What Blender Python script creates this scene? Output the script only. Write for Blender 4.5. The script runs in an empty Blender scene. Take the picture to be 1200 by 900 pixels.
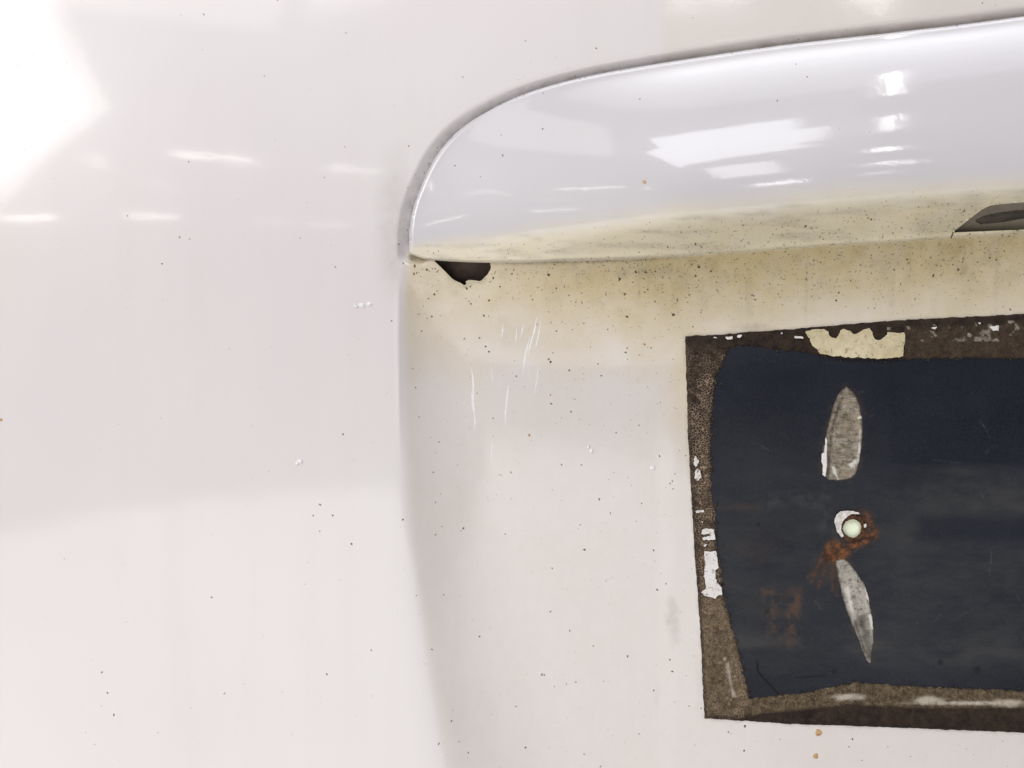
import bpy, math, random
import numpy as np
from mathutils import Vector, Matrix

C = bpy.context.scene.collection
SC = bpy.context.scene

# ------------------------------------------------------------------ camera
S, D = 0.4 / 1200.0, 0.40          # metres per picture pixel at the panel, camera distance
cam_d = bpy.data.cameras.new("camera"); cam = bpy.data.objects.new("camera", cam_d); C.objects.link(cam)
cam_d.sensor_width = 36.0; cam_d.lens = 36.0; cam_d.clip_start = 0.01; cam_d.clip_end = 100.0
cam.location = (0, -D, 0); cam.rotation_euler = (math.pi / 2, 0, 0)
SC.camera = cam

# ------------------------------------------------------------------ workshop light
w = bpy.data.worlds.new("World"); SC.world = w; w.use_nodes = True
w.node_tree.nodes["Background"].inputs[0].default_value = (1.0, 0.965, 0.97, 1)
w.node_tree.nodes["Background"].inputs[1].default_value = 0.05

SC.view_settings.view_transform = 'Standard'; SC.view_settings.look = 'None'
SC.view_settings.exposure = 0.0; SC.view_settings.gamma = 1.0
SC.view_settings.use_curve_mapping = False
SC.cycles.use_denoising = True

def lamp(name, loc, xdir, normal, sx, sy, radiance, col=(1, 1, 1), shape='RECTANGLE'):
    """area lamp of size sx * sy; radiance in scene units; normal = the way it shines"""
    d = bpy.data.lights.new(name, 'AREA'); d.shape = shape; d.size = sx; d.size_y = sy
    d.color = col; d.energy = radiance * math.pi * sx * sy * (0.785 if shape == 'ELLIPSE' else 1)
    z = -Vector(normal).normalized(); x = Vector(xdir); x = (x - z * x.dot(z)).normalized(); y = z.cross(x)
    o = bpy.data.objects.new(name, d)
    o.matrix_world = Matrix.Translation(Vector(loc)) @ Matrix((x, y, z)).transposed().to_4x4()
    C.objects.link(o); return o

# tube rows, a row of ceiling lights, roof light panes and the open bay door, metres; all of them show as reflections in the paint
LAMPS = [
    ('tube_light', (-2.148, -4.556, 2.3), (0.895, -0.446, 0.0), (0, 0, -1), 0.626, 0.108, 13, (1, 0.98, 0.96)),
    ('tube_light', (-1.307, -5.272, 2.3), (0.435, -0.901, 0.0), (0, 0, -1), 0.569, 0.06, 10, (1, 0.98, 0.96)),
    ('tube_light', (-5.734, -7.432, 2.3), (1.0, 0.015, 0.0), (0, 0, -1), 0.801, 0.201, 17, (1, 0.98, 0.96)),
    ('tube_light', (-4.133, -7.566, 2.3), (0.971, -0.241, 0.0), (0, 0, -1), 0.651, 0.227, 12, (1, 0.98, 0.96)),
    ('tube_light', (-2.845, -8.253, 2.3), (0.955, -0.296, 0.0), (0, 0, -1), 0.39, 0.201, 5, (1, 0.98, 0.96)),
    ('tube_light', (-2.206, -8.698, 2.3), (0.751, -0.66, -0.0), (0, 0, -1), 0.65, 0.184, 5, (1, 0.98, 0.96)),
    ('tube_light', (-3.15, -4.636, 2.3), (-0.302, -0.953, 0.0), (0, 0, -1), 0.462, 0.093, 4, (1, 0.98, 0.96)),
    ('tube_light', (-3.072, -5.584, 2.3), (0.049, -0.999, 0.0), (0, 0, -1), 0.493, 0.17, 1.5, (1, 0.98, 0.96)),
    ('ceiling_light', (0.796, -0.837, 2.3), (0.141, -0.99, 0.0), (0, 0, -1), 0.472, 0.031, 18, (1, 0.98, 0.96)),
    ('ceiling_light', (1.012, -1.96, 2.3), (0.233, -0.972, 0.0), (0, 0, -1), 0.636, 0.015, 40, (1, 0.98, 0.96)),
    ('ceiling_light', (1.388, -3.364, 2.3), (0.289, -0.957, 0.0), (0, 0, -1), 0.31, 0.07, 22, (1, 0.98, 0.96)),
    ('ceiling_light', (1.787, -4.697, 2.3), (0.307, -0.952, 0.0), (0, 0, -1), 0.297, 0.07, 20, (1, 0.98, 0.96)),
    ('ceiling_light', (2.226, -6.092, 2.3), (0.316, -0.949, 0.0), (0, 0, -1), 0.356, 0.07, 12, (1, 0.98, 0.96)),
    ('ceiling_light', (3.213, -9.146, 2.3), (0.32, -0.947, 0.0), (0, 0, -1), 0.36, 0.07, 9, (1, 0.98, 0.96)),
    ('ceiling_light', (1.946, -4.844, 2.3), (0.332, -0.943, 0.0), (0, 0, -1), 0.43, 0.068, 14, (1, 0.98, 0.96)),
    ('ceiling_light', (-0.889, -1.919, 2.3), (-0.143, -0.99, 0.0), (0, 0, -1), 0.333, 0.011, 5, (1, 0.98, 0.96)),
    ('upper_left_fill', (-1.25, -1.585, 2.3), (-0.366, -0.931, 0.0), (0, 0, -1), 1.109, 0.978, 1.5, (1, 0.98, 0.96)),  # added lamp pair, brightens the upper left of the panel
    ('upper_left_fill', (-1.333, -1.543, 2.3), (1.0, -0.031, 0.0), (0, 0, -1), 1.052, 0.727, 1.5, (1, 0.98, 0.96)),
    ('skylight_pane', (0.148, -1.751, 2.3), (0.984, 0.178, 0.0), (0, 0, -1), 1.031, 0.445, 5.6, (0.93, 0.94, 1)),
    ('skylight_pane', (0.404, -2.211, 2.3), (0.986, 0.164, 0.0), (0, 0, -1), 0.904, 0.615, 5.6, (0.93, 0.94, 1)),
    ('skylight_pane', (0.164, -2.467, 2.3), (0.492, -0.871, 0.0), (0, 0, -1), 1.262, 1.108, 5.6, (0.93, 0.94, 1)),
    ('skylight_pane', (0.871, -4.228, 2.3), (0.264, -0.964, 0.0), (0, 0, -1), 1.399, 0.42, 5.6, (0.93, 0.94, 1)),
    ('skylight_pane', (1.603, -6.449, 2.3), (0.278, -0.961, 0.0), (0, 0, -1), 0.584, 0.41, 12, (0.93, 0.94, 1)),
    ('door_opening', (-2.037, -1.811, 1.56), (-0.251, 0.221, -0.943), (0.942, -0.17, -0.29), 1.492, 2.04, 2.6, (1, 0.985, 0.97)),
    ('door_opening', (-2.033, -1.777, 1.535), (-0.251, 0.221, -0.943), (0.942, -0.17, -0.29), 1.432, 1.98, 0.9, (1, 0.985, 0.97)),
    ('door_opening', (-2.024, -1.72, 1.493), (-0.251, 0.221, -0.943), (0.942, -0.17, -0.29), 1.332, 1.88, 1.4, (1, 0.985, 0.97)),
    ('door_opening', (-2.012, -1.628, 1.427), (-0.251, 0.221, -0.943), (0.942, -0.17, -0.29), 1.172, 1.72, 1.7, (1, 0.985, 0.97)),
    ('door_opening', (-1.994, -1.502, 1.335), (-0.251, 0.221, -0.943), (0.942, -0.17, -0.29), 0.952, 1.5, 1.6, (1, 0.985, 0.97)),
]
lamp("overhead_light", (0.25, 0.15, 2.6), (1, 0, 0), (0, 0, -1), 3.0, 2.2, 0.85, (0.90, 0.93, 1))
for k, (y0, y1, L_) in enumerate(((0.05, -0.22, 1.5), (0.07, -0.32, 1.0), (0.09, -0.44, 0.7), (0.11, -0.58, 0.5), (0.13, -0.74, 0.3))):   # added lamps that whiten the trim top, nested for a soft edge
    lamp("trim_top_fill", (0.45, (y0 + y1) / 2, 2.10 + 0.02 * k), (1, 0, 0), (0, 0, -1), 2.0 + 0.2 * k, y0 - y1, L_, (0.97, 0.97, 1))
for k, (cx, rx, ry) in enumerate(((-1.9, 3.5, 5.5), (-1.75, 3.9, 5.65), (-1.6, 4.3, 5.8), (-1.4, 4.9, 5.95))):                                 # sunlit floor, fading at its rim
    lamp("bright_floor", (cx, -6.0, -1.30 - 0.02 * k), (1, 0, 0), (0, 0, 1), 2 * rx, 2 * ry, 0.49, (1, 0.97, 0.955), 'ELLIPSE')
for L in LAMPS: lamp(*L)

# ------------------------------------------------------------------ numbers: noise, curves, distance fields
rng = np.random.default_rng(7)
def vnoise(x, y, seed):
    r = np.random.default_rng(seed); T = r.random((256, 256))
    xi = np.floor(x).astype(int); yi = np.floor(y).astype(int)
    fx = x - xi; fy = y - yi; fx = fx * fx * (3 - 2 * fx); fy = fy * fy * (3 - 2 * fy)
    a = T[yi & 255, xi & 255]; b = T[yi & 255, (xi + 1) & 255]
    c = T[(yi + 1) & 255, xi & 255]; d = T[(yi + 1) & 255, (xi + 1) & 255]
    return (a * (1 - fx) + b * fx) * (1 - fy) + (c * (1 - fx) + d * fx) * fy
def fbm(u, v, scale, seed, octs=4, sx=1.0, sy=1.0):
    u = np.asarray(u, float); v = np.asarray(v, float); t = 0; a = 0.5; f = 1 / scale; n = 0
    for k in range(octs):
        t = t + a * vnoise(u * f * sx + 31.7 * k, v * f * sy + 17.3 * k, seed + k); n += a; a *= 0.55; f *= 2.03
    return t / n
def ss(a, b, x):
    t = np.clip((np.asarray(x, float) - a) / (b - a), 0, 1); return t * t * (3 - 2 * t)
def softpos(x, k):
    return np.where(x / k > 30, x, k * np.log1p(np.exp(np.minimum(x / k, 30))))
def smooth_line(pts, n=5):
    P = np.array(pts, float); P = np.vstack([2 * P[0] - P[1], P, 2 * P[-1] - P[-2]]); out = []
    for i in range(1, len(P) - 2):
        t = np.linspace(0, 1, n, endpoint=False)[:, None]
        p0, p1, p2, p3 = P[i - 1], P[i], P[i + 1], P[i + 2]
        out.append(0.5 * (2 * p1 + (p2 - p0) * t + (2 * p0 - 5 * p1 + 4 * p2 - p3) * t ** 2 + (3 * p1 - p0 - 3 * p2 + p3) * t ** 3))
    out.append(P[-2][None]); return np.vstack(out)
def dist_line(u, v, pts):
    u = np.asarray(u, float); v = np.asarray(v, float); best = np.full(u.shape, 1e18)
    for (ax, ay), (bx, by) in zip(pts[:-1], pts[1:]):
        dx, dy = bx - ax, by - ay; L2 = dx * dx + dy * dy + 1e-12
        t = np.clip(((u - ax) * dx + (v - ay) * dy) / L2, 0, 1)
        best = np.minimum(best, (u - ax - t * dx) ** 2 + (v - ay - t * dy) ** 2)
    return np.sqrt(best)
def sdf(u, v, poly):
    """signed distance to a closed outline in picture pixels, negative inside"""
    P = np.array(poly, float); Q = np.vstack([P, P[:1]])
    d = dist_line(u, v, Q); ins = np.zeros(np.shape(u), bool)
    for (ax, ay), (bx, by) in zip(Q[:-1], Q[1:]):
        if ay == by: continue
        ins ^= ((ay > v) != (by > v)) & (u < (bx - ax) * (v - ay) / (by - ay) + ax)
    return np.where(ins, -d, d)
def world(u, v, y):
    k = (D + y) / D
    return np.stack([(u - 600) * S * k, y + 0 * u, (450 - v) * S * k], -1)

# ------------------------------------------------------------------ the shapes of the tailgate
TOP = smooth_line([(479, 297), (480, 270), (485, 242), (495.5, 214), (509.5, 186), (527, 163), (548, 145), (576, 128),
                   (607.5, 113), (646, 100), (688, 89.5), (730, 81.5), (800, 70), (920, 52.5), (1060, 36.5), (1200, 19), (1700, -50)])
CREASE = smooth_line([(479, 297), (488, 287), (520, 283), (576, 277), (660, 263), (730, 254), (780, 248), (920, 235), (1060, 223), (1200, 216), (1700, 195)])
BOT = smooth_line([(479, 297), (490, 301.5), (506, 305), (576, 308), (660, 306.5), (730, 304.5), (800, 301), (880, 295.5), (955, 290), (1112, 280), (1200, 274), (1700, 245)])
OUTLINE = np.vstack([TOP, BOT[1:][::-1]])
class Field:
    """a distance field sampled once on a grid and read back bilinearly"""
    def __init__(s, fn, us, vs):
        s.u0, s.v0, s.st, s.nu, s.nv = us[0], vs[0], us[1] - us[0], len(us), len(vs)
        U, V = np.meshgrid(us, vs); s.A = fn(U, V)
    def __call__(s, u, v):
        x = np.clip((np.asarray(u, float) - s.u0) / s.st, 0, s.nu - 1.001); y = np.clip((np.asarray(v, float) - s.v0) / s.st, 0, s.nv - 1.001)
        i = x.astype(int); j = y.astype(int); fx = x - i; fy = y - j; A = s.A
        return (A[j, i] * (1 - fx) + A[j, i + 1] * fx) * (1 - fy) + (A[j + 1, i] * (1 - fx) + A[j + 1, i + 1] * fx) * fy
SD_TRIM = Field(lambda u, v: sdf(u, v, OUTLINE), np.arange(-380, 1620, 2.0), np.arange(-300, 1240, 2.0))
def B_of(u): return np.interp(u, BOT[:, 0], BOT[:, 1])
def C_of(u): return np.interp(u, CREASE[:, 0], CREASE[:, 1])
def X_of(v): return np.interp(v, [0, 250, 300, 340, 400, 500, 600, 700, 800, 900, 1300], [478, 474, 471, 468, 467.5, 469.5, 475, 485, 498, 516, 620])

def base_depth(u, v):
    X = (u - 600) * S; Z = (450 - v) * S
    return (1.22 - 1.08 * ss(340, 780, u)) * softpos(Z - 0.04, 0.012) ** 2 + 0.30 * softpos(-X - 0.02, 0.02) ** 2 + 0.10 * softpos(-Z - 0.02, 0.02) ** 2
def swell(u): return 1.02 - softpos(1 - (u - 468) / 310.0, 0.06)
def dome_height(u, v):
    """how far the trim stands proud of the panel, metres (before its edge is rounded)"""
    dT = dist_line(u, v, TOP); dC = dist_line(u, v, CREASE); dB = dist_line(u, v, BOT)
    below = v > C_of(u)
    P = 0.0235 * swell(u) * np.clip((dT + dC) / 175.0, 0.02, 1.15) ** 0.5
    t = np.clip(dT / (dT + dC + 1e-6), 0, 1)
    face = 1 - (1 - t) ** 2.3
    wv = np.clip(dC / (dC + dB + 1e-6), 0, 1)
    under = 1 - 0.56 * wv ** 1.15
    return np.where(below, P * under, P * face)
def roof_height(u):
    return 0.0098 * swell(u) - 0.0003
def panel_depth(u, v, sd=None):
    if sd is None: sd = SD_TRIM(u, v)
    y0 = base_depth(u, v)
    W = np.interp(u, [440, 520, 640, 1200], [16, 14, 13, 13])
    gd = 0.0036 * (1 - ss(0, 1, np.clip(sd, 0, None) / W)) * np.interp(v, [290, 345], [1, 0.35])
    X = X_of(v); Bv = B_of(u)
    wv = np.interp(v, [300, 420, 600, 900], [46, 80, 120, 170]); kk = np.interp(v, [300, 450, 600, 900], [1.2, 1.6, 5, 10])
    inR = (1 - (1 - np.clip(softpos(u - X, kk) / wv, 0, 1)) ** 2) * ss(0, 1, (v - Bv + np.interp(u, [485, 505], [2, 9])) / np.interp(u, [482, 505], [30, 5]))
    q = np.clip((v - Bv) / 150.0, 0, 1); r = 1 - (1 - q) ** 2.2
    floor = np.interp(v, [300, 500, 900], [0.0062, 0.0062, 0.0100]) - 0.0004 * ss(764, 792, u - 0.012 * (v - 450)) * ss(430, 520, v)
    rec = y0 * 0.8 - roof_height(u) * (1 - r) + floor * r
    bead = 0.00022 * np.exp(-((u - X + 1.5) / 2.6) ** 2) * ss(322, 350, v) * (1 - ss(470, 570, v))      # the fold stands a hair proud
    return (y0 + gd) * (1 - inR) + rec * inR - bead

# ------------------------------------------------------------------ mesh helpers
def axis(lo, hi, a, b, fine, coarse):
    return np.concatenate([np.arange(lo, a, coarse), np.arange(a, b, fine), np.arange(b, hi + coarse, coarse)])
ROOT = None
def link_mesh(name, verts, faces, mat, parent, attrs=None, smooth=True, label=None, kind=None):
    """verts (n,3); faces a list of (m,k) index arrays"""
    me = bpy.data.meshes.new(name)
    loops = np.concatenate([f.ravel() for f in faces]).astype(np.int32)
    tot = np.concatenate([np.full(len(f), f.shape[1], np.int32) for f in faces])
    start = np.concatenate([[0], np.cumsum(tot)[:-1]]).astype(np.int32)
    me.vertices.add(len(verts)); me.vertices.foreach_set("co", np.asarray(verts, np.float32).ravel())
    me.loops.add(len(loops)); me.loops.foreach_set("vertex_index", loops)
    me.polygons.add(len(tot)); me.polygons.foreach_set("loop_start", start)
    me.polygons.foreach_set("use_smooth", np.full(len(tot), smooth))
    for k, a in (attrs or {}).items():
        at = me.attributes.new(k, 'FLOAT', 'POINT'); at.data.foreach_set("value", np.asarray(a, np.float32))
    me.update(calc_edges=True); me.validate()
    me.materials.append(mat)
    o = bpy.data.objects.new(name, me); C.objects.link(o)
    if parent is not None:
        o.parent = parent
        if parent == ROOT: o.matrix_parent_inverse = Matrix.Translation(-ROOT.location)
    if label: o["label"] = label
    if kind: o["kind"] = kind
    return o
def sheet(name, us, vs, sd_fn, depth_fn, mat, parent, thick=0.0, attr_fn=None, edge=0.0, round_px=0.0, **kw):
    """a relief cut along sd_fn = 0 (negative = kept), with a rim turned back by `thick`"""
    U, V = np.meshgrid(us, vs); sd = sd_fn(U, V)
    if edge: sd = sd + edge * (fbm(U, V, 4.5, len(name) + int(us[0]), 3) - 0.5) * 2
    gv, gu = np.gradient(sd, vs, us)
    g2 = gu * gu + gv * gv + 1e-9
    st = max(us[len(us) // 2 + 1] - us[len(us) // 2], 0.2)
    near = np.abs(sd) < 0.75 * st
    mu = np.where(near, -sd * gu / g2, 0); mv = np.where(near, -sd * gv / g2, 0)
    lim = 0.75 * st; mu = np.clip(mu, -lim, lim); mv = np.clip(mv, -lim, lim)
    U2, V2 = U + mu, V + mv
    sd2 = np.where(near, 0, sd)
    inside = (sd < 0) | near
    Y = depth_fn(U2, V2, sd2)
    nV, nU = U.shape; idx = np.arange(nU * nV).reshape(nV, nU)
    quads = np.stack([idx[:-1, :-1], idx[1:, :-1], idx[1:, 1:], idx[:-1, 1:]], -1).reshape(-1, 4)
    core = (sd < -0.0) & ~near
    keep = inside.ravel()[quads].all(1) & (sd.ravel()[quads].mean(1) < 0)
    quads = quads[keep]
    used = np.unique(quads); remap = np.full(nU * nV, -1); remap[used] = np.arange(len(used))
    quads = remap[quads]
    u, v, y = U2.ravel()[used], V2.ravel()[used], Y.ravel()[used]
    P = world(u, v, y); faces = [quads]
    attrs = attr_fn(u, v, sd2.ravel()[used]) if attr_fn else {}
    if thick:
        e = np.concatenate([quads[:, [i, (i + 1) % 4]] for i in range(4)])
        n = len(used); key = e[:, 0].astype(np.int64) * n + e[:, 1]; rev = e[:, 1].astype(np.int64) * n + e[:, 0]
        be = e[~np.isin(key, rev)]
        ring = np.unique(be); r2 = np.full(n, -1); r2[ring] = np.arange(len(ring))
        top = P[ring] ; bot = world(u[ring], v[ring], y[ring] + thick)
        a = n + r2[be]; b = a + len(ring)
        faces.append(np.stack([a[:, 1], a[:, 0], b[:, 0], b[:, 1]], -1))
        P = np.vstack([P, top, bot])
        attrs = {k: np.concatenate([x, x[ring], x[ring]]) for k, x in attrs.items()}
    return link_mesh(name, P, faces, mat, parent, attrs, **kw)
def outline_sheet(name, poly, step, depth_fn, mat, parent, pad=3, **kw):
    P = np.array(poly, float); lo = P.min(0) - pad; hi = P.max(0) + pad
    return sheet(name, np.arange(lo[0], hi[0], step), np.arange(lo[1], hi[1], step), lambda u, v: sdf(u, v, P), depth_fn, mat, parent, **kw)

# ------------------------------------------------------------------ materials
def lin(r, g, b):
    f = lambda c: (c / 255 / 12.92) if c / 255 <= 0.04045 else ((c / 255 + 0.055) / 1.055) ** 2.4
    return (f(r), f(g), f(b), 1)
class NT:
    def __init__(s, name):
        s.m = bpy.data.materials.new(name); s.m.use_nodes = True; s.t = s.m.node_tree; s.p = s.t.nodes["Principled BSDF"]
        s.co = s.t.nodes.new("ShaderNodeTexCoord").outputs["Object"]
    def put(s, sock, val):
        if isinstance(val, bpy.types.NodeSocket): s.t.links.new(val, sock)
        else: sock.default_value = val
    def noise(s, scale, detail=4, rough=0.55, stretch=None, dist=0.0):
        n = s.t.nodes.new("ShaderNodeTexNoise"); n.inputs["Scale"].default_value = scale; n.inputs["Detail"].default_value = detail
        n.inputs["Roughness"].default_value = rough; n.inputs["Distortion"].default_value = dist; co = s.co
        if stretch:
            mp = s.t.nodes.new("ShaderNodeMapping"); mp.inputs["Scale"].default_value = stretch[:3]
            if len(stretch) > 3: mp.inputs["Rotation"].default_value = (0, stretch[3], 0)
            s.t.links.new(co, mp.inputs[0]); co = mp.outputs[0]
        s.t.links.new(co, n.inputs["Vector"]); return n.outputs[0]
    def voro(s, scale, feature='DISTANCE_TO_EDGE'):
        n = s.t.nodes.new("ShaderNodeTexVoronoi"); n.feature = feature; n.inputs["Scale"].default_value = scale
        s.t.links.new(s.co, n.inputs["Vector"]); return n.outputs[0]
    def attr(s, name):
        n = s.t.nodes.new("ShaderNodeAttribute"); n.attribute_name = name; return n.outputs["Fac"]
    def ramp(s, f, a, b, lo=0.0, hi=1.0):
        n = s.t.nodes.new("ShaderNodeMapRange"); n.interpolation_type = 'SMOOTHSTEP'
        s.put(n.inputs[0], f)
        for i, x in enumerate((a, b, lo, hi)): n.inputs[i + 1].default_value = x
        return n.outputs[0]
    def math(s, op, a, b=0.0):
        n = s.t.nodes.new("ShaderNodeMath"); n.operation = op; n.use_clamp = False
        s.put(n.inputs[0], a); s.put(n.inputs[1], b); return n.outputs[0]
    def mix(s, f, a, b):
        n = s.t.nodes.new("ShaderNodeMix"); n.data_type = 'RGBA'; n.clamp_factor = True
        s.put(n.inputs[0], f); s.put(n.inputs[6], a); s.put(n.inputs[7], b); return n.outputs[2]
    def bump(s, h, dist, strength=1.0, prev=None):
        n = s.t.nodes.new("ShaderNodeBump"); n.inputs["Strength"].default_value = strength; n.inputs["Distance"].default_value = dist
        s.put(n.inputs["Height"], h)
        if prev is not None: s.t.links.new(prev, n.inputs["Normal"])
        return n.outputs[0]
    def done(s, col, rough=0.5, coat=None, coat_rough=0.05, nrm=None, spec=0.5, cn=True):
        s.put(s.p.inputs["Base Color"], col); s.put(s.p.inputs["Roughness"], rough); s.put(s.p.inputs["Specular IOR Level"], spec)
        if coat is not None: s.put(s.p.inputs["Coat Weight"], coat); s.put(s.p.inputs["Coat Roughness"], coat_rough)
        if nrm is not None:
            s.t.links.new(nrm, s.p.inputs["Normal"])
            if coat is not None and cn: s.t.links.new(nrm, s.p.inputs["Coat Normal"])
        return s.m

def paint(name, base, base2, soil, soil2):
    n = NT(name); M = n.math
    col = n.mix(n.ramp(n.noise(9, 3), 0.3, 0.7), base, base2)
    streak = n.ramp(n.noise(60, 5, 0.6, (1, 1, 0.07)), 0.45, 0.85)           # faint run marks down the panel
    col = n.mix(M('MULTIPLY', streak, 0.07), col, lin(176, 168, 160))
    g = n.attr("grime_and_shading"); s = n.attr("soot_and_shade")
    gn = M('MULTIPLY', g, n.ramp(n.noise(70, 7, 0.7), 0.15, 0.75, 0.84, 1.06))
    col = n.mix(gn, col, n.mix(n.ramp(n.noise(120, 5), 0.3, 0.7), soil, soil2))
    sn = M('MULTIPLY', s, n.ramp(n.noise(220, 7, 0.75), 0.25, 0.7, 0.45, 1.25))
    col = n.mix(sn, col, (0.085, 0.07, 0.05, 1))
    # peppering of road dirt: denser where the dirt lies
    dens = M('ADD', M('MULTIPLY', g, 0.17), M('ADD', M('MULTIPLY', s, 0.12), 0.0))
    pep = n.ramp(M('ADD', n.noise(1000, 3, 0.6), dens), 0.755, 0.83)
    col = n.mix(M('MULTIPLY', pep, 0.75), col, (0.06, 0.05, 0.035, 1))
    dirty = M('MINIMUM', M('ADD', gn, sn), 1.0)
    peel = n.bump(n.noise(420, 2), 0.000012, 1.0)
    peel = n.bump(n.noise(38, 2), 0.00012, 0.45, peel); peel = n.bump(n.noise(130, 2), 0.00004, 0.40, peel)
    peel = n.bump(n.noise(700, 3, 0.6, (1, 1, 0.03)), 0.000003, 0.7, peel)   # wash marks
    peel = n.bump(M('MULTIPLY', dirty, n.noise(1300, 4)), 0.00006, 0.8, peel)
    return n.done(col, n.ramp(dirty, 0, 1, 0.36, 0.6), n.ramp(dirty, 0, 0.9, 1.0, 0.15), 0.07, peel, 0.5)
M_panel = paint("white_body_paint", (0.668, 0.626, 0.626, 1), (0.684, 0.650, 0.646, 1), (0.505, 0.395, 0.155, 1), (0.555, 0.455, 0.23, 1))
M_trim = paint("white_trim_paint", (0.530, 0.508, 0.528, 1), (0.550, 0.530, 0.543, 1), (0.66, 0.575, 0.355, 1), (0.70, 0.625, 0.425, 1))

def dark_paint():
    n = NT("old_navy_paint"); M = n.math
    col = n.mix(n.ramp(n.noise(22, 4), 0.35, 0.65), (0.0080, 0.0102, 0.0175, 1), (0.0118, 0.0146, 0.0240, 1))
    hz = M('MULTIPLY', n.attr("film_and_reflection"), n.ramp(n.noise(75, 8, 0.75, (0.5, 1, 1.2)), 0.3, 0.7, 0.3, 1.2))
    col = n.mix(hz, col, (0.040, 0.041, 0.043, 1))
    grain = n.ramp(n.noise(1500, 3, 0.7), 0.38, 0.66)
    col = n.mix(M('MULTIPLY', grain, 0.16), col, (0.055, 0.057, 0.062, 1))
    col = n.mix(M('MULTIPLY', n.attr("hair"), n.ramp(n.noise(500, 4), 0.4, 0.6, 0.1, 0.55)), col, (0.13, 0.13, 0.125, 1))
    brown = M('MULTIPLY', n.attr("stain"), n.ramp(n.noise(160, 6, 0.7), 0.3, 0.7, 0.2, 1.1))
    col = n.mix(brown, col, (0.075, 0.048, 0.035, 1))
    col = n.mix(M('MULTIPLY', n.attr("mark"), 1.0), col, (0.004, 0.004, 0.006, 1))
    rust = M('MULTIPLY', n.attr("rust"), n.ramp(n.noise(420, 6, 0.7), 0.3, 0.62, 0.25, 1.1))
    rc = n.mix(n.ramp(n.noise(300, 5, 0.7), 0.35, 0.65), (0.045, 0.022, 0.013, 1), (0.21, 0.085, 0.032, 1))
    col = n.mix(rust, col, rc)
    fl = n.ramp(n.noise(800, 2), 0.79, 0.82)                                  # pale dust flecks
    col = n.mix(M('MULTIPLY', fl, 0.35), col, (0.25, 0.23, 0.21, 1))
    b = n.bump(n.noise(500, 4), 0.00003, 0.6); b = n.bump(M('MULTIPLY', rust, n.noise(900, 5)), 0.0003, 0.8, b)
    return n.done(col, n.ramp(rust, 0, 0.6, 0.38, 0.85), None, nrm=b, spec=0.13)
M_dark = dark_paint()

def residue():
    n = NT("tape_residue"); M = n.math
    pale = n.attr("pale")
    cr = n.ramp(n.voro(950), 0.02, 0.15)                                      # crazed, shrunken glue
    cr2 = M('MULTIPLY', M('SUBTRACT', 1.0, cr), n.ramp(n.noise(300, 5), 0.30, 0.56, 0.0, 1.0))
    base = n.mix(n.ramp(n.noise(260, 6, 0.7), 0.3, 0.7), (0.017, 0.0105, 0.008, 1), (0.050, 0.032, 0.021, 1))
    tan = n.mix(n.ramp(n.noise(620, 7, 0.85), 0.36, 0.64), (0.055, 0.037, 0.021, 1), (0.20, 0.148, 0.092, 1))
    col = n.mix(M('MULTIPLY', pale, n.ramp(n.noise(190, 6, 0.7), 0.28, 0.6, 0.45, 1.1)), base, tan)
    col = n.mix(M('MULTIPLY', M('MULTIPLY', cr2, n.attr("craze")), 0.8), col, (0.36, 0.265, 0.185, 1))
    col = n.mix(M('MULTIPLY', n.attr("smear"), n.ramp(n.noise(300, 6, 0.7), 0.25, 0.6, 0.3, 1.1)), col, (0.52, 0.46, 0.38, 1))
    b = n.bump(n.noise(700, 6, 0.7), 0.0003, 0.7); b = n.bump(cr, 0.0005, 0.8, b)
    return n.done(col, 0.8, None, nrm=b, spec=0.25)
M_res = residue()

def scraped(name, a, b, sc):
    n = NT(name); M = n.math
    col = n.mix(n.ramp(n.noise(150, 7, 0.75), 0.34, 0.62), a, b)
    lines = n.ramp(n.noise(420, 6, 0.75, (0.3, 1, 1.5, sc)), 0.42, 0.62)
    col = n.mix(M('MULTIPLY', lines, 0.42), col, (0.50, 0.47, 0.42, 1))
    col = n.mix(M('MULTIPLY', n.ramp(n.noise(620, 6, 0.75), 0.47, 0.66), 0.8), col, (0.045, 0.038, 0.03, 1))
    col = n.mix(n.attr("dark"), col, (0.05, 0.042, 0.035, 1))
    col = n.mix(n.attr("bright"), col, (0.66, 0.63, 0.57, 1))
    bp = n.bump(lines, 0.00012, 0.7); bp = n.bump(n.noise(900, 5), 0.00015, 0.5, bp)
    return n.done(col, 0.62, None, nrm=bp, spec=0.3)
M_scrape_a = scraped("abraded_filler", (0.115, 0.086, 0.056, 1), (0.26, 0.215, 0.155, 1), 0.55)
M_scrape_b = scraped("abraded_pale_filler", (0.24, 0.215, 0.18, 1), (0.43, 0.40, 0.35, 1), -0.6)

def flake(name, a, b):
    n = NT(name); M = n.math
    col = n.mix(n.ramp(n.noise(140, 6, 0.7), 0.3, 0.7), a, b)
    col = n.mix(M('MULTIPLY', n.ramp(n.noise(620, 5, 0.7), 0.54, 0.70), 0.8), col, (0.11, 0.085, 0.06, 1))
    return n.done(col, 0.5, None, nrm=n.bump(n.noise(600, 5), 0.0001, 0.6), spec=0.35)
M_flake = flake("paint_flake_white", (0.64, 0.60, 0.57, 1), (0.74, 0.72, 0.71, 1))
M_flake_y = flake("paint_flake_soiled", (0.47, 0.40, 0.24, 1), (0.62, 0.55, 0.38, 1))

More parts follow.
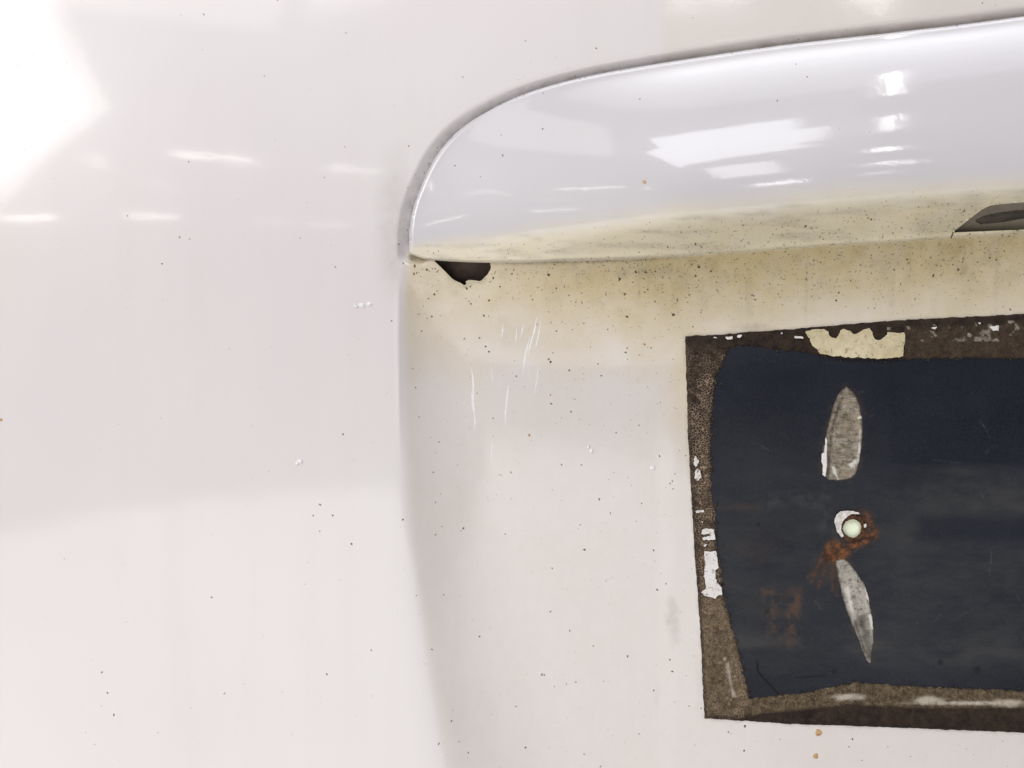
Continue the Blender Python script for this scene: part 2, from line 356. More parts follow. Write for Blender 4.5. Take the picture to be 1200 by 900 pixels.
def plain(name, a, b, sc, rough, bd=0.00008, spec=0.4):
    n = NT(name)
    return n.done(n.mix(n.ramp(n.noise(sc, 5, 0.65), 0.3, 0.7), a, b), rough, None, nrm=n.bump(n.noise(sc * 3, 4), bd, 0.6), spec=spec)
M_cavity = plain("rusty_cavity", (0.035, 0.022, 0.016, 1), (0.075, 0.052, 0.04, 1), 160, 0.8)
M_cut = plain("torn_edge", (0.42, 0.38, 0.26, 1), (0.55, 0.50, 0.38, 1), 400, 0.6)
M_plug = plain("pale_green_plug", (0.82, 0.90, 0.66, 1), (0.85, 0.92, 0.70, 1), 120, 0.5, 0.00003)
M_rust = plain("rust_ring", (0.028, 0.016, 0.010, 1), (0.12, 0.055, 0.025, 1), 700, 0.85, 0.0003, 0.2)
M_rim = plain("white_sealant", (0.52, 0.46, 0.42, 1), (0.74, 0.72, 0.70, 1), 800, 0.7, 0.0004)
M_speck = plain("road_dirt_speck", (0.065, 0.05, 0.034, 1), (0.17, 0.13, 0.085, 1), 400, 0.8)
M_speck_pale = plain("fine_dirt_speck", (0.10, 0.08, 0.055, 1), (0.30, 0.25, 0.18, 1), 300, 0.8)
M_rustspot = plain("rust_pinhole", (0.36, 0.19, 0.075, 1), (0.58, 0.40, 0.22, 1), 700, 0.8)
M_glint_nib = plain("white_glint_and_nib", (0.68, 0.66, 0.665, 1), (0.77, 0.755, 0.76, 1), 500, 0.4)
M_lampbox = plain("lamp_pocket", (0.14, 0.12, 0.09, 1), (0.21, 0.185, 0.145, 1), 60, 0.6)
M_pocket_shade = plain("pocket_shade_dark", (0.05, 0.042, 0.036, 1), (0.075, 0.063, 0.053, 1), 90, 0.7, 0.00002, 0.2)  # dark tone for the shadow in the lamp pocket

# ------------------------------------------------------------------ the tailgate
ROOT = bpy.data.objects.new("car_tailgate", None); C.objects.link(ROOT); ROOT.location = (0, 0.02, -0.26)
ROOT["label"] = "white car tailgate with curved trim strip above a dark bare number plate patch"
ROOT["category"] = "car tailgate"

TORN = [(508, 305), (514, 303), (535, 303), (555, 303), (575, 303), (575.5, 314), (571.5, 321), (567, 326), (563.5, 329.5), (556, 328.6), (549, 328),
        (546, 330), (547.3, 332.2), (545, 334.8), (539, 331.5), (530, 327), (524, 320.5), (517, 313.5)]
HOLE = (998.7, 619.3)
PLATE = [(803, 394), (840, 392.5), (880, 389), (934, 385.5), (1000, 379.5), (1060, 375), (1200, 368), (1500, 352), (1500, 880), (1200, 858.5), (1060, 853), (920, 848),
         (870, 844.5), (825.5, 842), (823.5, 800), (822, 767), (818, 700), (813.5, 637), (806.5, 515)]
INNER = [(855, 408), (867, 405), (890, 407), (920, 410.5), (945, 413), (962, 417), (976, 420), (1060, 421.5), (1130, 419.5), (1200, 420), (1500, 416), (1500, 822), (1200, 809.5),
         (1130, 807), (1060, 804), (1004, 800), (976, 805), (948, 811), (920, 814.5), (895, 817.5), (878, 819), (874, 800), (864, 760), (853, 718), (846, 693), (845, 669), (839.5, 637),
         (838, 602), (834, 585), (832, 515), (837, 450), (845, 430)]
LENS = [(1116, 272.5), (1150, 246), (1160, 241), (1175, 239), (1200, 237), (1300, 232), (1420, 232), (1445, 258), (1300, 264.5), (1200, 269)]

# --- body panel
def panel_attrs(u, v, sd):
    so = SD_TRIM(u, v); Bv = B_of(u); X = X_of(v)
    n1 = fbm(u, v, 60, 3); n2 = fbm(u, v, 14, 9); nv = fbm(u, v, 40, 21, 4, 1, 0.25)
    rec = ss(0, 14, u - X) * ss(-12, -2, v - Bv)
    reach = np.interp(u, [470, 540, 600, 660, 760, 900, 1200], [190, 190, 165, 150, 165, 165, 165]) * (0.72 + 0.5 * n1)
    g = 0.93 * rec * (1 - ss(0.0, 1.15, (v - Bv) / reach)) ** 0.8 * np.interp(u, [470, 560, 660, 780, 1000], [0.62, 0.70, 0.88, 0.95, 0.92])  # yellow dirt, with the yellowish reflection painted in
    g = np.maximum(g, 0.13 * rec * (0.6 + 0.8 * n1))  # even tint over the recess, painted for its shade
    dp = sdf(u, v, np.array(PLATE))
    g = np.maximum(g, 0.55 * (1 - ss(0, 60, dp + 20 * (n1 - .5))) * ss(380, 400, v) * (1 - ss(430, 640, v)))
    g = np.maximum(g, 0.16 * ss(772, 790, u - 0.012 * (v - 450) + 5 * (nv - .5)) * (1 - ss(500, 900, v)))
    g = np.maximum(g, 0.10 * (1 - ss(0, 70, np.hypot(u + 10, (v - 300) * 0.6))))
    W = np.interp(u, [450, 520, 700, 1200], [22, 18, 15, 15])
    s = 0.27 * (1 - ss(0.0, 0.85, so / W)) * (0.75 + 0.7 * ss(0.35, 0.7, n2)) * ss(-6, 0, so) * (1 - ss(292, 335, v) * 0.75) * (1 - rec)
    s = np.maximum(s, 0.62 * (1 - ss(0.5, 4.5, so + 3 * (n2 - .5))) * ss(-1, 0, so) * (1 - ss(560, 690, u)) * (1 - rec) * ss(0.3, 0.55, n2))
    s = np.maximum(s, 0.17 * (1 - ss(0, 30, np.abs(u - 462 - 5 * (n2 - .5)))) * ss(150, 250, v) * (1 - ss(300, 370, v)) * (u < 480))
    seam = rec * (1 - ss(0, 5, v - Bv - 2 * (n2 - .5))) * np.interp(u, [480, 590, 620, 720, 790, 830], [0.35, 0.35, 0.62, 0.62, 0.35, 0.12])
    s = np.maximum(s, seam)
    s = np.maximum(s, rec * 0.17 * ss(0.40, 0.85, n2 + 0.35 * n1 - 0.1) * (1 - ss(0.2, 1, (v - Bv) / 110)))
    blot = lambda cx, cy, rx, ry, a: a * (1 - ss(0.2, 1.0, np.hypot((u - cx) / rx, (v - cy) / ry) + 0.9 * (n2 - .5)))
    s = np.maximum(s, blot(788, 725, 14, 40, 0.22)); s = np.maximum(s, blot(770, 815, 7, 30, 0.10))
    s = np.maximum(s, blot(820, 800, 14, 60, 0.10)); s = np.maximum(s, blot(600, 390, 60, 30, 0.10))
    s = np.maximum(s, blot(760, 318, 60, 14, 0.28)); s = np.maximum(s, blot(560, 318, 30, 20, 0.0))
    s = np.maximum(s, blot(880, 384, 40, 8, 0.25)); s = np.maximum(s, blot(500, 318, 24, 26, 0.16))
    s = np.maximum(s, blot(484, 301, 9, 7, 0.55)); s = np.maximum(s, blot(1130, 318, 9, 16, 0.30))
    s = np.maximum(s, 0.045 * rec)  # recess darkened in colour for its shade
    drip = fbm(u, v, 11, 33, 4, 1, 0.09)                    # run-down below the trim, and grease crept out of the tape edge
    s = np.maximum(s, rec * 0.22 * ss(0.54, 0.78, drip) * (1 - ss(0.1, 1.1, (v - Bv) / 130)) * ss(560, 680, u))
    s = np.maximum(s, 0.24 * (1 - ss(0, 7, dp + 4 * (n2 - .5))) * ss(0.3, 0.65, n2))
    return {"grime_and_shading": g, "soot_and_shade": s}
us = axis(-340, 1560, -6, 1206, 1.9, 12); vs = axis(-260, 1180, -6, 906, 1.9, 12)
def panel_sd(u, v):
    a = -sdf(u, v, np.array(TORN)) + 2.2 * (fbm(u, v, 5, 19, 3) - .5); b = 12.0 - np.hypot(u - HOLE[0], v - HOLE[1])
    return np.maximum(a, b)
sheet("body_panel", us, vs, panel_sd, lambda u, v, sd: panel_depth(u, v), M_panel, ROOT, thick=0.0012, attr_fn=panel_attrs)

# --- trim strip with the number plate lamp pocket cut into its underside
def blur(A, k):
    ker = np.exp(-0.5 * (np.arange(-3 * k, 3 * k + 1) / k) ** 2); ker /= ker.sum()
    for ax in (0, 1):
        pad = [(0, 0), (0, 0)]; pad[ax] = (3 * k, 3 * k); Q = np.pad(A, pad, mode='edge')
        A = sum(w_ * np.take(Q, np.arange(i, i + A.shape[ax]), axis=ax) for i, w_ in enumerate(ker))
    return A
GU = np.arange(440, 1520, 2.0); GV = np.arange(-40, 340, 2.0)
bilerp = Field(dome_height, GU, GV); bilerp.A = blur(bilerp.A, 3)
def trim_depth(u, v, sd=None):
    so = -SD_TRIM(u, v)
    e = np.clip(so / 4.5, 0, 1); rim = 0.0017 * np.sqrt(1 - (1 - e) ** 2)
    return base_depth(u, v) - bilerp(u, v) - rim + 0.0006
def trim_sd(u, v):
    return np.maximum(SD_TRIM(u, v), -sdf(u, v, np.array(LENS)))
def trim_attrs(u, v, sd):
    n1 = fbm(u, v, 50, 5, 4, 0.5, 1.6); n2 = fbm(u, v, 12, 15, 5, 0.22, 1.5)
    wv = (v - C_of(u)) / (B_of(u) - C_of(u) + 1e-3)
    g = ss(-0.40, 0.50, wv + 0.25 * (n1 - .5)) * np.interp(u, [480, 600, 800, 1200], [0.6, 0.68, 0.8, 0.86])  # underside dirt plus its yellowish reflection, both as colour
    s = ss(0.0, 0.2, wv) * 0.24 * ss(0.50, 0.80, n2)
    s = np.maximum(s, 0.5 * ss(0.0, 1, wv) * (1 - ss(0, 9, np.abs(np.hypot((u - 660) / 1.0, (v - 287) * 3.6) - 14) + 8 * n2)))
    s = np.maximum(s, ss(0.86, 1.0, wv) * np.interp(u, [480, 505, 540, 620, 720, 790, 830], [0.6, 0.5, 0.1, 0.3, 0.45, 0.3, 0.1]) * ss(0.3, 0.6, n2))
    s = np.maximum(s, 0.22 * (1 - ss(0, 26, dist_line(u, v, np.array([(1085, 268), (1115, 262), (1142, 243)])) + 14 * (n2 - .5))))
    return {"grime_and_shading": g, "soot_and_shade": s}
us = axis(474, 1480, 474, 1206, 1.6, 8); vs = axis(-40, 330, 0, 330, 1.6, 8)
TRIM = sheet("trim_strip", us, vs, trim_sd, trim_depth, M_trim, ROOT, thick=0.006, attr_fn=trim_attrs,
             label="white curved trim strip with yellowed dirty underside")

# MARK_GEOMETRY_END
def part(*a, **k): return outline_sheet(*a, **k)
# lamp pocket: a shallow tray behind the opening, with a dark sheet standing for the shadow inside
GROW = [(1110, 276), (1148, 242), (1158, 236), (1200, 232), (1300, 227), (1425, 227), (1452, 262), (1300, 270), (1200, 274)]
part("lamp_pocket", GROW, 2.0, lambda u, v, sd: trim_depth(u, np.minimum(v, B_of(u) - 8)) + 0.0045 - 0.002 * ss(0, 30, 1135 - u), M_lampbox, TRIM, label="grey pocket of the number plate lamp")
POCKET_SHADE = [(1142, 259), (1152, 253.5), (1170, 249.5), (1190, 247), (1225, 245), (1230, 252), (1200, 256), (1175, 260.5), (1150, 263)]
part("lamp_lens", POCKET_SHADE, 1.5, lambda u, v, sd: trim_depth(u, v) + 0.0042 - 0.0012 * (1 - ss(-5, 0, sd)), M_pocket_shade, TRIM, thick=0.002)
CR = [(1116, 272), (1118, 272), (1116.8, 275.5), (1115, 279.5), (1113.6, 279)]
part("crack", CR, 0.5, lambda u, v, sd: trim_depth(u, v) - 0.00006, M_speck, TRIM)

# cavity behind the torn corner
TB = [(500, 298), (585, 298), (585, 338), (555, 344), (520, 340), (500, 320)]
part("torn_hole_cavity", TB, 2.0, lambda u, v, sd: panel_depth(u, v) + 0.0065 + 0.0015 * (fbm(u, v, 12, 77) - .5), M_cavity, ROOT, label="dark rusty hole torn under the trim corner")
SH = [(P_[0], P_[1]) for P_ in TORN]
def ring_sheet(name, outer, inner_sd, step, depth, mat, parent, **kw):
    P = np.array(outer, float); lo = P.min(0) - 3; hi = P.max(0) + 3
    return sheet(name, np.arange(lo[0], hi[0], step), np.arange(lo[1], hi[1], step), lambda u, v: np.maximum(sdf(u, v, P), inner_sd(u, v)), depth, mat, parent, **kw)
# curled lip of torn paint, only along the lower edge
LIP = [(509, 306), (517, 313.5), (524, 320.5), (530, 327), (539, 331.5), (545, 335), (547.3, 332.2), (546, 330), (549, 328), (556, 328.6), (563.5, 329.6), (568, 325), (570, 328), (563, 332), (549, 331),
       (549.5, 334), (544.5, 337), (537.5, 333.5), (528.5, 328.5), (521, 321.5), (514, 313.5)]
part("torn_edge", LIP, 0.5, lambda u, v, sd: panel_depth(u, v) - 0.00025, M_cut, ROOT, thick=0.001)

# --- the bare patch where a number plate was: old navy paint
def pd(u, v): return panel_depth(u, v, np.full(np.shape(u), 60.0))
def tri(u, v, poly, soft, a=1.0): return a * (1 - ss(-soft, soft, sdf(u, v, np.array(poly, float))))
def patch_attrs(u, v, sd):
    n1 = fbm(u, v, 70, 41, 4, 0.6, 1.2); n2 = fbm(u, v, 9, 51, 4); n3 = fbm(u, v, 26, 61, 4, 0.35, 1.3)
    dark_box = tri(u, v, [(1043, 400), (1600, 400), (1600, 545), (1043, 544)], 4)  # mirrored dark shape; it and the bands below are painted reflections
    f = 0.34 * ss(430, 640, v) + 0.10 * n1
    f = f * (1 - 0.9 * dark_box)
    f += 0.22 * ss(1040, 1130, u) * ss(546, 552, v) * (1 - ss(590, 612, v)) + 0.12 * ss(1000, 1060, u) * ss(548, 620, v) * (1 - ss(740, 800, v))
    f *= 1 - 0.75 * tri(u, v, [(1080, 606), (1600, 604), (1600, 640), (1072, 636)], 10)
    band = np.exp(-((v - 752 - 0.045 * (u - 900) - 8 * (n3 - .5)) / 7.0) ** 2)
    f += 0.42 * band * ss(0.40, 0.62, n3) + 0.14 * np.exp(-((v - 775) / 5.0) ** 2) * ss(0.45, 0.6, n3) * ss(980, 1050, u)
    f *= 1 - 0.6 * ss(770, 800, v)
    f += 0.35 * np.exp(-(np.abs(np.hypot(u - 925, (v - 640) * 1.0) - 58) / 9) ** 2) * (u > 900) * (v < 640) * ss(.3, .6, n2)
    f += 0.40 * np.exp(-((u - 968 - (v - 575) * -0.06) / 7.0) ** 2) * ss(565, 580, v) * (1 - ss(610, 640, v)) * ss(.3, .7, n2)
    st = tri(u, v, [(893, 690), (940, 690), (935, 752), (926, 758), (896, 752)], 5) * ss(0.36, 0.66, n2) * (1 - 0.6 * tri(u, v, [(908, 685), (922, 685), (922, 735), (908, 740)], 5))
    st += 0.5 * np.exp(-((v - 660) / 30.0) ** 2) * ss(0.50, 0.7, n3) * (1 - ss(880, 930, u))
    st += 0.4 * np.exp(-((v - 594) / 4.0) ** 2) * ss(.45, .6, n3) * (1 - ss(880, 900, u))
    st += 0.6 * np.exp(-(sd / 5.0) ** 2) * ss(0.4, 0.6, n2)
    st += 0.5 * (1 - ss(8, 26, np.hypot(u - 966, v - 668) + 14 * (n2 - .5)))
    # rust runs below the bolt hole
    dh = np.hypot(u - 1003, (v - 618) * 1.05)
    r = 0.7 * (1 - ss(16, 30, dh + 16 * (n2 - .5))) * ss(990, 1006, u + (v - 612) * 0.4)
    r = np.maximum(r, tri(u, v, [(990, 640), (1024, 622), (1028, 630), (1008, 640), (994, 648)], 4))
    r = np.maximum(r, tri(u, v, [(968, 640), (976, 632), (990, 638), (996, 648), (986, 660), (974, 660), (962, 658)], 5 ) )
    for a, b, c_, d_, w_ in ((966, 650, 950, 682, 3.0), (962, 660, 947, 676, 2.0), (972, 655, 958, 690, 2.2), (976, 656, 976, 692, 2.2), (982, 655, 981, 698, 1.8)):
        r = np.maximum(r, 0.30 * (1 - ss(0.2, 1.3, dist_line(u, v, np.array([(a, b), (c_, d_)])) / w_ + 0.8 * (n2 - .5))))
    hair = 0 * u; rr = np.random.default_rng(3)
    for _ in range(15):
        cx, cy, a_, l_ = rr.uniform(850, 1200), rr.uniform(430, 800), rr.normal(0.1, 0.8), rr.uniform(6, 34)
        p_ = smooth_line([(cx, cy), (cx + l_ * math.cos(a_) * .5, cy + l_ * math.sin(a_) * .5 + rr.normal(0, 1.5)), (cx + l_ * math.cos(a_), cy + l_ * math.sin(a_))], 3)
        near_ = (np.abs(u - cx) < 40) & (np.abs(v - cy) < 40)
        hair[near_] = np.maximum(hair[near_], rr.uniform(0.2, 0.6) * (1 - ss(0.2, 1.2, dist_line(u[near_], v[near_], p_))))
    m = 1 - ss(0.5, 1.7, dist_line(u, v, smooth_line([(887, 775), (889, 787), (897, 797), (912, 813)])))
    m = np.maximum(m, 0.8 * (1 - ss(0.4, 1.5, dist_line(u, v, np.array([(932, 794), (950, 793), (966, 792)])))))
    for cx, cy, rr in ((1145, 785, 7), (1102, 776, 5), (977, 787, 4), (889, 614, 3), (899, 717, 5)):
        m = np.maximum(m, 0.6 * (1 - ss(0.2, 1.1, np.hypot(u - cx, v - cy) / rr + 0.5 * (n2 - .5))))
    return {"film_and_reflection": np.clip(1.35 * f + 0.07 * n3, 0, 1), "stain": np.clip(st, 0, 1), "rust": np.clip(r, 0, 1), "mark": m, "hair": hair}
LA = smooth_line([(991.5, 453), (998, 458), (1004, 467), (1009, 484), (1010.5, 500), (1009, 525), (1005, 548), (998, 560), (985, 562.5), (971, 562), (965, 553), (963, 535), (967, 515), (974, 485), (982, 463), (991.5, 453)], 5)
LB = smooth_line([(979, 657), (986, 655), (992, 657), (1001, 668), (1012, 684), (1018, 702), (1022, 728), (1023.5, 748), (1021, 765), (1019.5, 777), (1013, 768), (1006, 750), (996, 724), (988, 702), (983, 678), (979, 657)], 5)
hole_sd = lambda u, v: 12.0 - np.hypot(u - HOLE[0], v - HOLE[1])
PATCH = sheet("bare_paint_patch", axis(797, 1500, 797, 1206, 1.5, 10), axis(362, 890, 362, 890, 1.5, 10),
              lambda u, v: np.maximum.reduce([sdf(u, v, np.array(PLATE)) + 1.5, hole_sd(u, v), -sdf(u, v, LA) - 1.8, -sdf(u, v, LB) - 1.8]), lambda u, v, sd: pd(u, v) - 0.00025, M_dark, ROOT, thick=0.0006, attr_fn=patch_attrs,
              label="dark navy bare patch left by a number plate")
# ring of dried tape residue around it
def res_depth(u, v, sd):
    e = np.clip(-sd / 4.0, 0, 1)
    return pd(u, v) - 0.0003 - 0.0006 * np.sqrt(1 - (1 - e) ** 2) - 0.0007 * (fbm(u, v, 8, 31) - .3) * e
def res_attrs(u, v, sd):
    n1 = fbm(u, v, 40, 71); n2 = fbm(u, v, 8, 81)
    low = ss(690, 745, v + 20 * (n1 - .5)) * (1 - ss(880, 905, u) * (1 - ss(795, 802, v)))
    din = sdf(u, v, np.array(INNER)); dout = -sdf(u, v, np.array(PLATE))
    split = np.interp(u, [820, 880, 960, 1000, 1060, 1200], [839.5, 838, 829, 825.5, 829, 830])
    pale = ss(640, 730, v) * (1 - ss(-2.5, 2.0, v - split + 3 * (n2 - .5))) * ss(1.5, 5, dout)
    pale = np.maximum(pale, 0.35 * (v < 660) * (u < 850) * ss(3, 9, dout) * ss(480, 600, v))
    pale = np.maximum(pale, 0.25 * (v < 440) * (u > 1060) * ss(6, 14, dout))
    craze = (u < 872) * ss(420, 450, v) * ss(1, 6, dout) * np.where(v > 720, ss(835, 862, u), 1.0)
    craze = np.maximum(craze, 0.9 * (v > 690) * (u < 880) * (1 - ss(3, 16, din)))
    craze = np.maximum(craze, 0.5 * (u < 860) * ss(396, 420, v)); 
    sm = 0 * u
    for cx, cy, rx, ry in ((994, 817, 27, 5), (1088, 821, 25, 6.5), (1182, 824, 26, 6.5), (1130, 824, 90, 3), (1250, 824, 40, 7)):
        sm = np.maximum(sm, 1 - ss(0.25, 1.1, np.hypot((u - cx) / rx, (v - cy) / ry) + 0.7 * (n2 - .5)))
    sm = np.maximum(sm, 0.7 * (1 - ss(0.2, 1, dist_line(u, v, np.array([(853, 778), (856, 800), (860, 815)])) / 4 + 1.1 * (n2 - .4))))
    sm = np.maximum(sm, 0.8 * (1 - ss(0.3, 1, np.hypot(u - 849, v - 772) / 3)))
    sm = np.maximum(sm, 0.5 * ss(0.62, 0.72, n2) * (v < 400) * (u > 1040) * (dout > 7))
    return {"pale": pale, "craze": craze, "smear": np.clip(sm, 0, 1)}
RES = sheet("tape_residue", axis(797, 1500, 797, 1206, 1.1, 10), axis(362, 890, 362, 890, 1.1, 10),
            lambda u, v: np.maximum(sdf(u, v, np.array(PLATE)) + 0.9 * (fbm(u, v, 5, 12, 3) - .5) * 2, -sdf(u, v, np.array(INNER)) + 4.2 * (fbm(u, v, 5, 13, 4) - .5)),
            res_depth, M_res, PATCH, thick=0.0006, attr_fn=res_attrs, label="brown crazed band of dried tape residue")

# white paint flakes that came away on the residue
FLAKES = [
    ("y", [(944, 389), (952, 386), (966, 385), (971, 389), (974, 396), (980, 396), (984, 390), (988, 384.5), (995, 387), (1000, 391), (1005, 390), (1012, 387), (1018, 384), (1022, 388), (1025, 397),
           (1030, 399), (1036, 396), (1040, 389), (1050, 390), (1060, 390), (1061, 397), (1058, 418), (1025, 420.5), (976, 417.5), (961, 414), (952, 404)]),
    ("w", [(815, 534), (818, 540), (816, 547), (820, 551), (822, 559), (818, 564), (814, 561), (814, 553), (816, 549), (813, 542)]),
    ("w", [(815.5, 598.5), (825, 598), (825, 600.5), (816, 601)]),
    ("w", [(822.5, 620), (836, 619.5), (838, 626), (838, 632), (824, 633), (822, 630), (834, 627), (822.5, 625.5)]),
    ("w", [(826, 646), (838.5, 646), (841.5, 660), (842, 665), (839, 667), (838.5, 676), (840, 683), (845, 688), (846, 696), (838, 701), (825, 698), (822, 694), (827, 689), (825, 675), (827, 662), (825, 655)]),
    ("w", [(837, 394), (843, 396), (841, 397.5), (836, 396)]), ("w", [(850, 394), (854, 395), (859, 393.5), (858, 397), (853, 398.5), (850, 397)]),
    ("w", [(864, 392), (869, 393), (867, 395.5), (864, 395)]), ("w", [(915, 388), (917, 390), (915, 392)]), ("w", [(932, 394), (938, 393), (942, 396), (936, 397), (931, 396)]),
    ("w", [(822, 611), (824, 610), (824, 614), (822, 614)]), ("w", [(825, 638), (828, 638), (827, 640), (825, 640)]),
    ("w", [(1160, 383), (1170, 382), (1171, 388), (1164, 388)]), ("w", [(1090, 384), (1098, 383), (1096, 386)]), ("w", [(1146, 378), (1149, 378), (1149, 381)]),
]
for k, pl in FLAKES:
    part("paint_flake", pl, 0.6, lambda u, v, sd: pd(u, v) - 0.0017 - 0.0002 * fbm(u, v, 7, 3), M_flake_y if k == "y" else M_flake, PATCH, thick=0.0014, edge=1.5)

# two leaf shaped scrapes down to the filler
def leaf(name, pl, mat, label, bright, dark):
    def at(u, v, sd):
        n2 = fbm(u, v, 7, 91); b = 0 * u; d = 0 * u
        for L_, w_ in bright: b = np.maximum(b, 0.85 - 0.85 * ss(0.1, 1.3, dist_line(u, v, np.array(L_, float)) / w_ + 2.2 * (n2 - .45)))
        for L_, w_ in dark: d = np.maximum(d, 0.72 * (1 - ss(0.0, 1.5, dist_line(u, v, np.array(L_, float)) / w_ + 1.3 * (n2 - .5))))
        d = np.maximum(d, 0.7 * (1 - ss(0, 2.5, -sd)))
        return {"bright": b, "dark": d}
    part(name, pl, 0.7, lambda u, v, sd: pd(u, v) - 0.00030 + 0.00022 * ss(0, 9, -sd), mat, PATCH, thick=0.0007, edge=1.0, attr_fn=at, label=label)
leaf("paint_scrape", LA[:-1], M_scrape_a, "taupe leaf shaped scrape above the hole", [([(1006, 490), (1010, 488)], 2), ([(976, 548), (982, 562)], 2), ([(998, 545), (1006, 538)], 5), ([(1008, 505), (1007, 530)], 2)], [([(974, 512), (970, 560)], 2.2), ([(985, 470), (974, 505)], 2)])
part("paint_flake", [(967.5, 513), (969.5, 516), (968.5, 530), (969, 545), (967, 559), (963.5, 556), (964.5, 546), (962.5, 541), (962.8, 532), (966, 530)], 0.5, lambda u, v, sd: pd(u, v) - 0.0013, M_flake, PATCH, thick=0.0008, edge=0.6)
leaf("paint_scrape", LB[:-1], M_scrape_b, "pale leaf shaped scrape below the hole", [([(1015, 690), (1019, 705)], 2), ([(1020, 722), (1022, 735)], 2.5), ([(992, 690), (1000, 720)], 3)], [([(1010, 725), (1020, 770)], 7), ([(1002, 728), (1014, 765)], 3)])

# the bolt hole: pale plug inside, white sealant and rust around
th = np.linspace(0, 2 * math.pi, 40, endpoint=False)
circ = lambda r: [(HOLE[0] + r * math.cos(t), HOLE[1] + r * math.sin(t)) for t in th]
part("hole_plug", circ(12.5), 0.6, lambda u, v, sd: pd(u, v) + 0.0004, M_plug, PATCH, thick=0.002, label="pale green plug in the bolt hole")
ring_sheet("rust_ring", circ(15.5), lambda u, v: 10.6 - np.hypot(u - HOLE[0], v - HOLE[1]), 0.5, lambda u, v, sd: pd(u, v) - 0.0009 - 0.0005 * fbm(u, v, 4, 8), M_rust, PATCH, thick=0.0022, edge=1.0)
SEAL = [(978, 612), (980, 604), (985, 599.5), (993, 598.5), (1006, 600), (1008, 602.5), (998, 603), (990.5, 607), (986, 614), (985.5, 621), (989, 628), (986, 629.5), (981, 623)]
part("sealant_rim", SEAL, 0.5, lambda u, v, sd: pd(u, v) - 0.0012 - 0.0005 * fbm(u, v, 4, 18), M_rim, PATCH, thick=0.001, edge=0.9, label="broken white sealant crescent beside the hole")
part("loose_chip", [(1012, 615), (1015, 613.5), (1015.5, 617), (1013, 619)], 0.5, lambda u, v, sd: pd(u, v) - 0.0017, M_rim, PATCH, thick=0.0005)

# --- rust pinholes, painted lamp reflections, specks
def surf(u, v):
    u = np.atleast_1d(np.asarray(u, float)); v = np.atleast_1d(np.asarray(v, float))
    return np.where(SD_TRIM(u, v) < -1, trim_depth(u, v), panel_depth(u, v))
def blob(u, v, r, h, ecc=1.0, ang=0.0, n=9, jit=0.25, rr=None):
    """low dome on whichever surface is in front: (verts, tris)"""
    rr = rr or random; ca, sa = math.cos(ang), math.sin(ang); V = [(u, v, h)]
    for f, hh in ((0.6, 0.75), (1.0, -0.3)):
        for k in range(n):
            t = 2 * math.pi * k / n; q = r * f * (1 + jit * (rr.random() - .5) * 2); a, b = q * ecc * math.cos(t), q * math.sin(t)
            V.append((u + a * ca - b * sa, v + a * sa + b * ca, hh * h))
    V = np.array(V); y = surf(V[:, 0], V[:, 1]) - V[:, 2]
    F = [(0, 1 + (k + 1) % n, 1 + k) for k in range(n)]
    for k in range(n):
        a, b, c_, d_ = 1 + k, 1 + (k + 1) % n, 1 + n + (k + 1) % n, 1 + n + k
        F += [(a, b, c_), (a, c_, d_)]
    return world(V[:, 0], V[:, 1], y), np.array(F)
random.seed(5)
for u, v, r in ((755, 213, 2.6), (959.5, 858.5, 4.6), (956, 886, 3.8), (620, 510, 1.9), (514.5, 518, 1.2), (755, 403.5, 1.8), (544, 397, 1.2), (1, 492, 2.0)):
    V, F = blob(u, v, r, 0.00025); link_mesh("rust_spot", V, [F], M_rustspot, ROOT)
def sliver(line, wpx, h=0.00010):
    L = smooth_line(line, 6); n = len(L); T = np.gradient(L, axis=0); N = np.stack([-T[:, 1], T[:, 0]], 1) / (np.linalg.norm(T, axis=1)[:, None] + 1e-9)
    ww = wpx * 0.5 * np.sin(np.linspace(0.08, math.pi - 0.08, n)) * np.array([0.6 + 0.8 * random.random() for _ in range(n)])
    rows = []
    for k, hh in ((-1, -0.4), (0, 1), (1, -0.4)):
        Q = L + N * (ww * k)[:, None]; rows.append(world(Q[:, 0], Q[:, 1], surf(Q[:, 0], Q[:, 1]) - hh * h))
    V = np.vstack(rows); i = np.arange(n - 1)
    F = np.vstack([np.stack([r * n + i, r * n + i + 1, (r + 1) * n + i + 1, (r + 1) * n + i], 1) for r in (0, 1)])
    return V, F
REFL_STREAKS = [([(552, 430), (554.5, 448), (554, 470), (556.5, 490), (556, 505)], 3.4), ([(596, 448), (594.5, 465), (592.5, 482), (592, 500)], 2.6), ([(629, 372), (626, 388), (622, 402), (618, 420)], 3),
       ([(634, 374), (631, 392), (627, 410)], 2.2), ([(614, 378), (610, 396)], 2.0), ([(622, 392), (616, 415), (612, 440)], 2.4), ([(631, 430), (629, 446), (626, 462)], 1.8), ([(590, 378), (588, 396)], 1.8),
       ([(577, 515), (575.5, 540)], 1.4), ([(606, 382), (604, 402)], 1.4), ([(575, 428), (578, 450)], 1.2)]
for ln, wd in REFL_STREAKS:  # lamp reflections in the recess, painted as pale slivers
    V, F = sliver(ln, wd * 1.05, 0.00006); link_mesh("reflection_streak", V, [F], M_glint_nib, ROOT)
for u, v, r, e in ((433, 356.5, 3.6, 1.1), (424, 358, 3.0, 1.8), (417, 359, 1.8, 2.0), (693, 529, 3.2, .8), (690, 524, 2, 1.0), (765, 548, 3.2, 1.2), (352, 541, 3.2, 1.4), (348, 544, 2.2, 1.4)):
    V, F = blob(u, v, r, 0.0004, e, 0.3); link_mesh("paint_nib", V, [F], M_glint_nib, ROOT)

